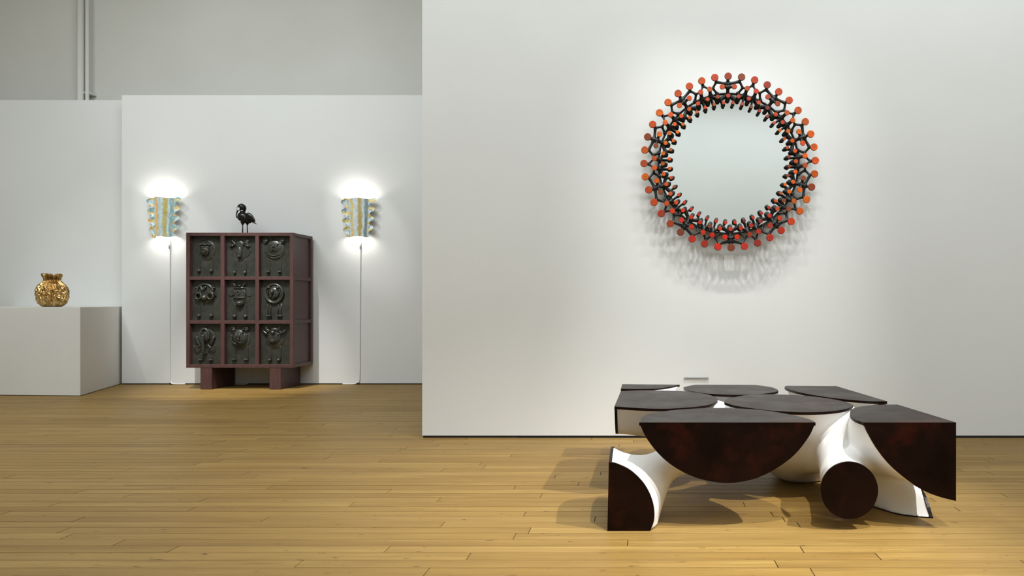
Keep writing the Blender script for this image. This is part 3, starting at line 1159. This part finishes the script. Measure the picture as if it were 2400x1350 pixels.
# elephant
r = Relief(0, 2, O2, S2)
r.dome('body_relief', 395, 640, 112, 112, 0.010)
r.dome('head', 405, 612, 52, 78, 0.040)
r.tube('brow', [(372, 585, 0.036), (370, 550, 0.036), (398, 532, 0.036), (436, 552, 0.036), (450, 600, 0.034), (448, 650, 0.03)], 13)
r.tube('trunk', [(390, 600, 0.040), (388, 660, 0.044), (394, 730, 0.042), (394, 800, 0.036)], 25, 0, 14)
r.dome('trunk_tip', 394, 808, 21, 21, 0.052)
for sx in (-1, 1):
    r.tube('ear', [(397 + sx * 95, 625, 0.008), (397 + sx * 85, 672, 0.014), (397 + sx * 62, 712, 0.016)], 20, 0, 9)
    r.tube('tusk', [(397 + sx * 44, 715, 0.030), (397 + sx * 72, 740, 0.034), (397 + sx * 104, 738, 0.030), (397 + sx * 122, 715, 0.022)], 10, 0, 4)
    r.dome('eye', 397 + sx * 40, 632, 8, 8, 0.044)
r.legs(362, 474, 770, 875, 5)
r.paws('foot', 345, 460, 886, 24, 13, 0.026, 3)
# tiger
r = Relief(1, 2, O2, S2)
r.dome('body_relief', 800, 640, 108, 112, 0.014)
r.dome('head', 784, 625, 88, 92, 0.036)
r.tube('face_outline', [(696, 600, 0.012), (700, 660, 0.016), (745, 708, 0.020), (820, 706, 0.020), (864, 660, 0.016), (868, 590, 0.012)], 6)
r.tube('nose_bridge', [(758, 580, 0.036), (768, 640, 0.044)], 6)
r.tube('nose_bridge', [(802, 580, 0.036), (796, 640, 0.044)], 6)
r.dome('nose', 783, 650, 29, 15, 0.052)
r.tube('mouth', [(735, 690, 0.034), (765, 692, 0.038), (783, 672, 0.042), (802, 692, 0.038), (832, 688, 0.034)], 5)
for sx in (-1, 1):
    r.dome('ear', 786 + sx * 72, 545, 24, 26, 0.026)
    r.ring('ear_rim', 786 + sx * 74, 540, 24, 24, 7, -110, 110, 0.02)
    r.dome('eye', 782 + sx * 50, 575, 14, 15, 0.048)
    r.dome('brow', 782 + sx * 42, 548, 16, 10, 0.036)
r.legs(738, 874, 735, 870, 5)
r.paws('paw', 724, 858, 880, 30, 12, 0.026, 4)
# bull
r = Relief(2, 2, O2, S2)
r.dome('body_relief', 1180, 640, 108, 112, 0.014)
r.dome('head', 1172, 625, 84, 88, 0.034)
r.dome('forelock', 1170, 575, 34, 32, 0.054)
r.dome('poll', 1185, 540, 48, 24, 0.040)
r.dome('muzzle', 1165, 672, 46, 34, 0.044)
r.ring('body_outline', 1180, 645, 106, 108, 4, 60, 200)
for sx in (-1, 1):
    r.tube('horn', [(1172 + sx * 40, 555, 0.03), (1172 + sx * 66, 540, 0.034), (1172 + sx * 80, 508, 0.03)], 11, 0, 5)
    r.tube('ear', [(1176 + sx * 78, 590, 0.02), (1176 + sx * 108, 566, 0.022), (1176 + sx * 134, 546, 0.014)], 16, 0, 5)
    r.dome('eye', 1170 + sx * 56, 600, 13, 13, 0.042)
    r.ring('nostril', 1165 + sx * 18, 664, 9, 7, 4, 0, 360, 0.042)
r.legs(1140, 1246, 740, 875, 6)
r.paws('hoof', 1124, 1226, 886, 22, 20, 0.03)

# ------------------------------------------------------------------ bird on the cabinet
BY = CY + 0.2
kb = BY / FPX / 13.5


def bp(x, y, d=0.0):
    """crop units (13.5 per photo pixel) to a point in the bird's mid plane"""
    return P(530 + x / 13.5, 460 + y / 13.5, BY + d)


zoff = 0.0
bx = bp(590, 0).x
bird = thing('bird_sculpture', (bx, BY, zT), 'glossy black metal bird figure standing on top of the cabinet', 'sculpture')


def bq(x, y, d=0.0):
    p = bp(x, y, d)
    p.z += zoff
    return p


bm = bmesh.new()
RY = lambda deg: Matrix.Rotation(math.radians(deg), 4, 'Y')
bm_ball(bm, bq(535, 655), 1, 3, (185 * kb, 140 * kb, 160 * kb), RY(15))
bm_ball(bm, bq(640, 720), 1, 3, (190 * kb, 120 * kb, 110 * kb), RY(36))
for x, d in ((522, -40 * kb), (672, 45 * kb)):
    bm_tube(bm, [bq(x + (590 - x) * 0.3, 740, d), bq(x, 840, d), bq(x, 910, d)], [85 * kb, 62 * kb, 24 * kb], 14)
bm_tube(bm, [bq(525, 560), bq(522, 500), bq(515, 440)], [110 * kb, 76 * kb, 80 * kb], 14)
bm_ball(bm, bq(490, 350), 1, 3, (118 * kb, 110 * kb, 122 * kb), RY(10))
bm_tube(bm, [bq(520, 330), bq(560, 420), bq(590, 478)], [105 * kb, 88 * kb, 30 * kb], 14)
me = remeshed(bm, 0.0042)
set_co(me, laplace(me, 3))
link_mesh('body', me, M_BIRD, bird, True)
for s in (-1, 1):
    bm = bmesh.new()
    wy = BY + s * 95 * kb
    bm_tube(bm, smooth_curve([bq(612, 570, s * 95 * kb), bq(680, 612, s * 95 * kb), bq(775, 685, s * 95 * kb), bq(860, 750, s * 95 * kb), bq(928, 805, s * 95 * kb)], 4),
            [q_ * kb for q_ in np.interp(np.linspace(0, 4, 17), [0, 0.5, 1, 2, 3, 4], [20, 84, 112, 104, 62, 6])], 20)
    for v_ in bm.verts: v_.co.y = wy + (v_.co.y - wy) * 0.45
    from_bm('wing', bm, M_BIRD, bird, True)
bm = bmesh.new()
bm_prism(bm, [bq(780, 770, -40 * kb), bq(850, 790, -40 * kb), bq(945, 885, -25 * kb), bq(880, 855, -35 * kb), bq(800, 815, -40 * kb)], (0, 80 * kb, 0))
from_bm('tail', bm, M_BIRD, bird)
bm = bmesh.new()
bm_tube(bm, [bq(385, 388, -80 * kb), bq(378, 388, -112 * kb)], [58 * kb, 52 * kb], 24)
fd = from_bm('face_disc', bm, M_PALE, bird)
bm = bmesh.new()
bm_tube(bm, [bq(378 + 60 * math.cos(a), 388 + 60 * math.sin(a), -108 * kb) for a in [2 * math.pi * k / 28 for k in range(28)]], 8 * kb, 8, True)
from_bm('disc_rim', bm, M_BIRD, fd, True)
bm = bmesh.new()
bm_tube(bm, [bq(410, 290, -80 * kb), bq(380, 325, -118 * kb), bq(366, 362, -122 * kb)], [34 * kb, 20 * kb, 6 * kb], 10)
from_bm('beak', bm, M_BIRD, bird, True)
bm = bmesh.new()
bm_tube(bm, smooth_curve([bq(378, 450, -60 * kb), bq(345, 500, -62 * kb), bq(330, 600, -60 * kb), bq(350, 690, -50 * kb)], 5), 22 * kb, 10)
from_bm('breast_plate', bm, M_BIRD, bird, True)
bm = bmesh.new()
bm_tube(bm, smooth_curve([bq(365, 540, -88 * kb), bq(358, 600, -92 * kb), bq(375, 660, -80 * kb)], 5), 20 * kb, 10)
from_bm('breast_trim', bm, M_STEEL, bird, True)
bm = bmesh.new()
bm_tube(bm, smooth_curve([bq(455, 452, -90 * kb), bq(490, 458, -100 * kb), bq(530, 456, -80 * kb)], 4), 14 * kb, 8)
from_bm('collar', bm, M_STEEL, bird, True)
for x, d in ((522, -40 * kb), (672, 45 * kb)):
    bm = bmesh.new()
    zz = bq(x, 890, d)
    bm_tube(bm, [zz, (zz.x, zz.y, zT)], 17 * kb, 12)
    lg = from_bm('leg', bm, M_BIRD, bird, True)
    bm = bmesh.new()
    bm_tube(bm, [(zz.x, zz.y, zT), (zz.x, zz.y, zT + 0.004)], 30 * kb, 14)
    from_bm('foot', bm, M_BIRD, lg)

# ------------------------------------------------------------------ wall sconces
def sconce(pxc, ytop, ybot, cord_x, cord_end, label, seed, taper, tints):
    kw = YC / FPX
    cxw = (pxc - VPX) * kw
    zt, zb = H + (HOR - ytop) * kw, H + (HOR - ybot) * kw
    hgt = zt - zb
    t = thing('wall_sconce', (cxw, YC, zb), label, 'wall lamp', 'pair of wavy glazed wall sconces')
    rs = random.Random(seed)
    ph = rs.uniform(0, 6.28)
    nu, nv = 97, 120
    half = 0.108
    verts, cols = [], []
    for j in range(nv):
        v = j / (nv - 1)
        sc = 1.0 - taper * (1 - v)
        for i in range(nu):
            u = -1 + 2 * i / (nu - 1)
            au, sg = abs(u), (1 if u > 0 else -1)
            ruff = math.sin(v * 2 * math.pi * 4.1 + ph + (0.5 if sg > 0 else 2.0))
            if au < 0.62:
                a = u / 0.62
                x = math.sin(a * math.pi / 2) * half
                d = 0.098 - 0.048 * (1 - math.cos(a * math.pi / 2)) + 0.005 * math.cos(a * 9)
            else:
                q = (au - 0.62) / 0.38
                x = sg * (half + q * (0.060 + 0.026 * math.copysign(abs(ruff) ** 0.6, ruff) * (1 if ruff > 0 else 1.0)))
                d = 0.05 + 0.014 * q + 0.006 * q * math.sin(v * 2 * math.pi * 4.1 + ph + 1.2 + sg)
            zz = zb + v * hgt + (0.008 * math.sin(u * 6 + seed) if j in (0, nv - 1) else 0)
            verts.append((cxw + x * sc, YC - d, zz))
            nz = noise.noise(Vector((u * 3 + seed, v * 9, 0.3))) * 0.10
            nz2 = noise.noise(Vector((u * 9 + seed, v * 14, 4.3)))
            if au < 0.66:
                uu = u + nz * 0.8
                c = tints[0]
                if abs(uu + 0.26) < 0.060: c = tints[1]
                elif abs(uu - 0.14) < 0.066: c = tints[2]
                elif abs(uu + 0.26) < 0.085 or abs(uu - 0.14) < 0.095: c = tints[3]
                elif 0.34 < uu < 0.46: c = tints[4]
            else:
                wv = math.sin(v * 2 * math.pi * 5.2 + ph + sg * 0.9) + nz2 * 0.9
                c = tints[1] if wv > 0.80 else (tints[5] if wv > 0.42 else (tints[0] if nz2 > -0.1 else tints[4]))
            f = 1 + 0.25 * nz2
            cols.append(tuple(max(0, min(1, q_ * f)) for q_ in c[:3]) + (1,))
    n0 = len(verts)
    bm_ = bmesh.new()
    lay = bm_.verts.layers.float_color.new('pigment')
    fv = []
    for (x, y_, z_), c in zip(verts, cols):
        q = bm_.verts.new((x, y_, z_))
        q[lay] = c
        fv.append(q)
    bv = []
    for (x, y_, z_) in verts:
        q = bm_.verts.new((x, y_ + 0.007, z_))
        q[lay] = (0.75, 0.74, 0.70, 1)
        bv.append(q)
    for j in range(nv - 1):
        for i in range(nu - 1):
            a = j * nu + i
            bm_.faces.new((fv[a], fv[a + 1], fv[a + nu + 1], fv[a + nu]))
            bm_.faces.new((bv[a], bv[a + nu], bv[a + nu + 1], bv[a + 1]))
    rim_ = [i for i in range(nu)] + [j * nu + nu - 1 for j in range(1, nv)] + [(nv - 1) * nu + i for i in range(nu - 2, -1, -1)] + [j * nu for j in range(nv - 2, 0, -1)]
    for a, b in zip(rim_, rim_[1:] + rim_[:1]):
        bm_.faces.new((fv[a], bv[a], bv[b], fv[b]))
    from_bm('shade', bm_, M_GLAZE, t, True)
    # added white cheeks that block bulb light at the sides, open above and below
    for sg in (-1, 1):
        bm_ = bmesh.new()
        xa, xb = cxw + sg * half * (1 - taper) * 0.97, cxw + sg * half * 0.97
        bm_prism(bm_, [(xa, YC, zb + 0.02), (xb, YC, zt - 0.02), (xb, YC - 0.05, zt - 0.012), (xa, YC - 0.05, zb + 0.012)], (-sg * 0.004, 0, 0))
        from_bm('light_block_cheek', bm_, M_PLASTIC, t)
    zm = (zt + zb) / 2
    box('wall_plate', cxw - 0.045, cxw + 0.045, YC - 0.014, YC, zm - 0.08, zm + 0.08, M_PLASTIC, t, 0.003)
    for sg in (-1, 1):
        bm_ = bmesh.new()
        bm_tube(bm_, [(cxw, YC - 0.014, zm + sg * 0.03), (cxw, YC - 0.055, zm + sg * 0.04), (cxw, YC - 0.06, zm + sg * 0.085)], 0.014, 14)
        sk = from_bm('lamp_holder', bm_, M_PLASTIC, t, True)
        bm_ = bmesh.new()
        bm_ball(bm_, (cxw, YC - 0.06, zm + sg * 0.118), 0.024, 3, (1, 1, 1.35))
        from_bm('bulb', bm_, M_BULB, sk, True)
        ld = bpy.data.lights.new('sconce_bulb_light', 'POINT')
        ld.energy = 5.0 if sg > 0 else 3.2
        ld.color = (1, 0.96, 0.90)
        ld.shadow_soft_size = 0.02
        lo = bpy.data.objects.new('sconce_bulb_light', ld)
        COL.objects.link(lo)
        lo.parent = t
        lo.location = Vector((cxw, YC - 0.062, zm + sg * 0.165)) - org(t)
    cw = [((cord_x - VPX) * kw, H + (HOR - p) * kw) for p in (ybot - 8, 640, 760, 885)]
    pts = [(cxw, YC - 0.02, zm - 0.05)] + [(x + (cord_end - cord_x) * kw * 0.1 * i, YC - 0.009, z_) for i, (x, z_) in enumerate(cw)] + [((cord_end - VPX) * kw, YC - 0.010, 0.030), ((cord_end - VPX) * kw + math.copysign(0.03, cord_end - cord_x), YC - 0.016, 0.008), ((cord_end - VPX) * kw + math.copysign(0.16, cord_end - cord_x), YC - 0.016, 0.0065)]
    bm_ = bmesh.new()
    bm_tube(bm_, smooth_curve(pts, 6), 0.0062, 10)
    from_bm('cord', bm_, M_PLASTIC, t, True)
    # bell shaped cover where the cord leaves the shade
    bm_ = bmesh.new()
    zc_ = zb - 0.03
    bm_tube(bm_, [(pts[1][0], YC - 0.012, zc_ - 0.10), (pts[1][0], YC - 0.014, zc_ - 0.05), (pts[1][0], YC - 0.014, zc_)], [0.008, 0.011, 0.012], 12)
    from_bm('cord_grip', bm_, M_PLASTIC, t, True)
    return t


TL = [srgb(188, 208, 214), srgb(228, 172, 88), srgb(190, 168, 62), srgb(170, 190, 150), srgb(132, 180, 180), srgb(236, 220, 132)]
TR = [srgb(196, 208, 214), srgb(216, 184, 92), srgb(196, 160, 62), srgb(176, 188, 150), srgb(130, 160, 168), srgb(222, 205, 104)]
sconce(391.5, 465, 556, 398.5, 402, 'blue and orange wavy glazed sconce lit beside the plinth side of the cabinet', 3, 0.20, TL)
sconce(844, 467, 556, 845.5, 838, 'paler yellow striped wavy glazed sconce lit on the empty side of the cabinet', 8, 0.17, TR)

# ------------------------------------------------------------------ plinth and vase
HP = 0.868
pf, pb, pl = F(188, 928.5), F(280, 901), F(0, 926.7)
dirf = (pl - pf).normalized()
dirs = (pb - pf).normalized()
back = pf + dirs * ((YL - 0.005 - pf.y) / dirs.y)
lf = pf + dirf * 1.6
lb = Vector((lf.x - 0.1, YL - 0.005, 0))
pli = thing('plinth', ((pf.x + lb.x) / 2, 7.9, 0), 'big off white painted plinth carrying the gold vase', 'plinth')
bm = bmesh.new()
bm_prism(bm, [(p.x, p.y, 0.004) for p in (pf, pb if back.x < XP else back, back, lb, lf)] if False else [(p.x, p.y, 0.004) for p in (pf, back, lb, lf)], (0, 0, HP - 0.004))
bmesh.ops.bevel(bm, geom=[e for e in bm.edges], offset=0.003, segments=2, affect='EDGES')
from_bm('block', bm, M_PLINTH, pli)
bm = bmesh.new()
cen = (pf + back + lb + lf) / 4
bm_prism(bm, [(p.x + (cen.x - p.x) * 0.008, p.y + (cen.y - p.y) * 0.008, 0.0) for p in (pf, back, lb, lf)], (0, 0, 0.006))
from_bm('recessed_base', bm, M_GAP, pli)

VY = 7.75
kv = VY / FPX
vx = (122.5 - VPX) * kv
vas = thing('vase', (vx, VY, HP), 'lumpy gold vase with pleated sides and ruffled mouth', 'vase')
prof = [(0.0, 20), (2, 25), (8, 32), (18, 36.5), (28, 37.3), (38, 37), (47, 34), (53, 29.5), (57, 25), (60, 21), (63, 19.5), (67, 20.5), (72, 23.0), (76, 23.0)]
pz = np.array([p[0] for p in prof]); pr = np.array([p[1] for p in prof])


def vase_mesh(h0, h1, name, top):
    nt, nz_ = 260, max(20, int((h1 - h0) * 2.2))
    bm_ = bmesh.new()
    rings = []
    for j in range(nz_):
        hh = h0 + (h1 - h0) * j / (nz_ - 1)
        rb = float(np.interp(hh, pz, pr))
        ring_ = []
        for i in range(nt):
            th = 2 * math.pi * i / nt
            c_, s_ = math.cos(th), math.sin(th)
            warp = noise.noise(Vector((c_ * 2, s_ * 2, hh * 0.05))) * 0.22
            fold = math.cos(26 * (th + warp))
            amp = 0.05 + 0.06 * max(0, min(1, (hh - 30) / 30))
            lump = noise.noise(Vector((c_ * 5.5, s_ * 5.5, hh * 0.10))) * 0.55 + noise.noise(Vector((c_ * 11, s_ * 11, hh * 0.2 + 7))) * 0.4
            la = 0.12 * max(0.25, min(1, (62 - hh) / 20))
            r_ = 0.75 * rb * (1 + amp * fold + la * (1 - abs(lump) * 3.0))
            if top: r_ += 1.8 * math.sin(7 * th + 1) * (hh - h0) / (h1 - h0)
            dzz = 0.0
            if top and hh > h0 + 4: dzz = (1.4 * math.sin(5 * th + 2) + 1.0 * math.sin(11 * th)) * (hh - h0 - 4) / (h1 - h0 - 4)
            ring_.append(bm_.verts.new((vx + c_ * r_ * kv, VY + s_ * r_ * kv, HP + (hh + dzz) * kv)))
        rings.append(ring_)
    if top:                                   # turn the lip over and go down inside
        for fr_, dd in ((0.88, 0.5), (0.80, -3.0), (0.70, -12.0), (0.62, -16.0)):
            ring_ = []
            for i in range(nt):
                q = rings[nz_ - 1][i].co
                ring_.append(bm_.verts.new((vx + (q.x - vx) * fr_, VY + (q.y - VY) * fr_, q.z + dd * kv)))
            rings.append(ring_)
    for a, b in zip(rings, rings[1:]):
        for i in range(nt):
            bm_.faces.new((a[i], a[(i + 1) % nt], b[(i + 1) % nt], b[i]))
    if not top: bm_.faces.new(rings[0][::-1])
    return from_bm(name, bm_, M_GOLD, vas, True)


vase_mesh(0.0, 61.0, 'body', False)
vase_mesh(60.0, 76.0, 'neck_ruffle', True)

# ------------------------------------------------------------------ small things
lw = thing('label_holder', P(1632, 905, YW), 'small clear acrylic label plate on the wall behind the table', 'label plate')
a, b = P(1603, 886, YW), P(1661, 886, YW)
box('plate', a.x, b.x, YW - 0.012, YW - 0.004, a.z - 0.2, a.z, M_ACRYLIC, lw, 0.001)
box('top_edge', a.x, b.x, YW - 0.012, YW - 0.002, a.z, a.z + 0.0022, M_FRAME, lw)
for xx in (a.x + 0.015, b.x - 0.015):
    box('stand_off', xx - 0.004, xx + 0.004, YW - 0.005, YW, a.z - 0.19, a.z - 0.18, M_STEEL, lw)

kw = YC / FPX
pts = [((x - VPX) * kw, YC - 0.012, H + (HOR - y_) * kw) for x, y_ in ((588, 850), (590, 866), (592, 880), (588, 893), (578, 899.5))] 
bm = bmesh.new()
bm_tube(bm, smooth_curve(pts + [((560 - VPX) * kw, YC - 0.02, 0.006), ((548 - VPX) * kw, YC - 0.02, 0.006)], 6), 0.005, 8)
tag(from_bm('power_cable', bm, M_PLASTIC, None, True), 'thin white cable hanging on the wall under the cabinet', 'cable')
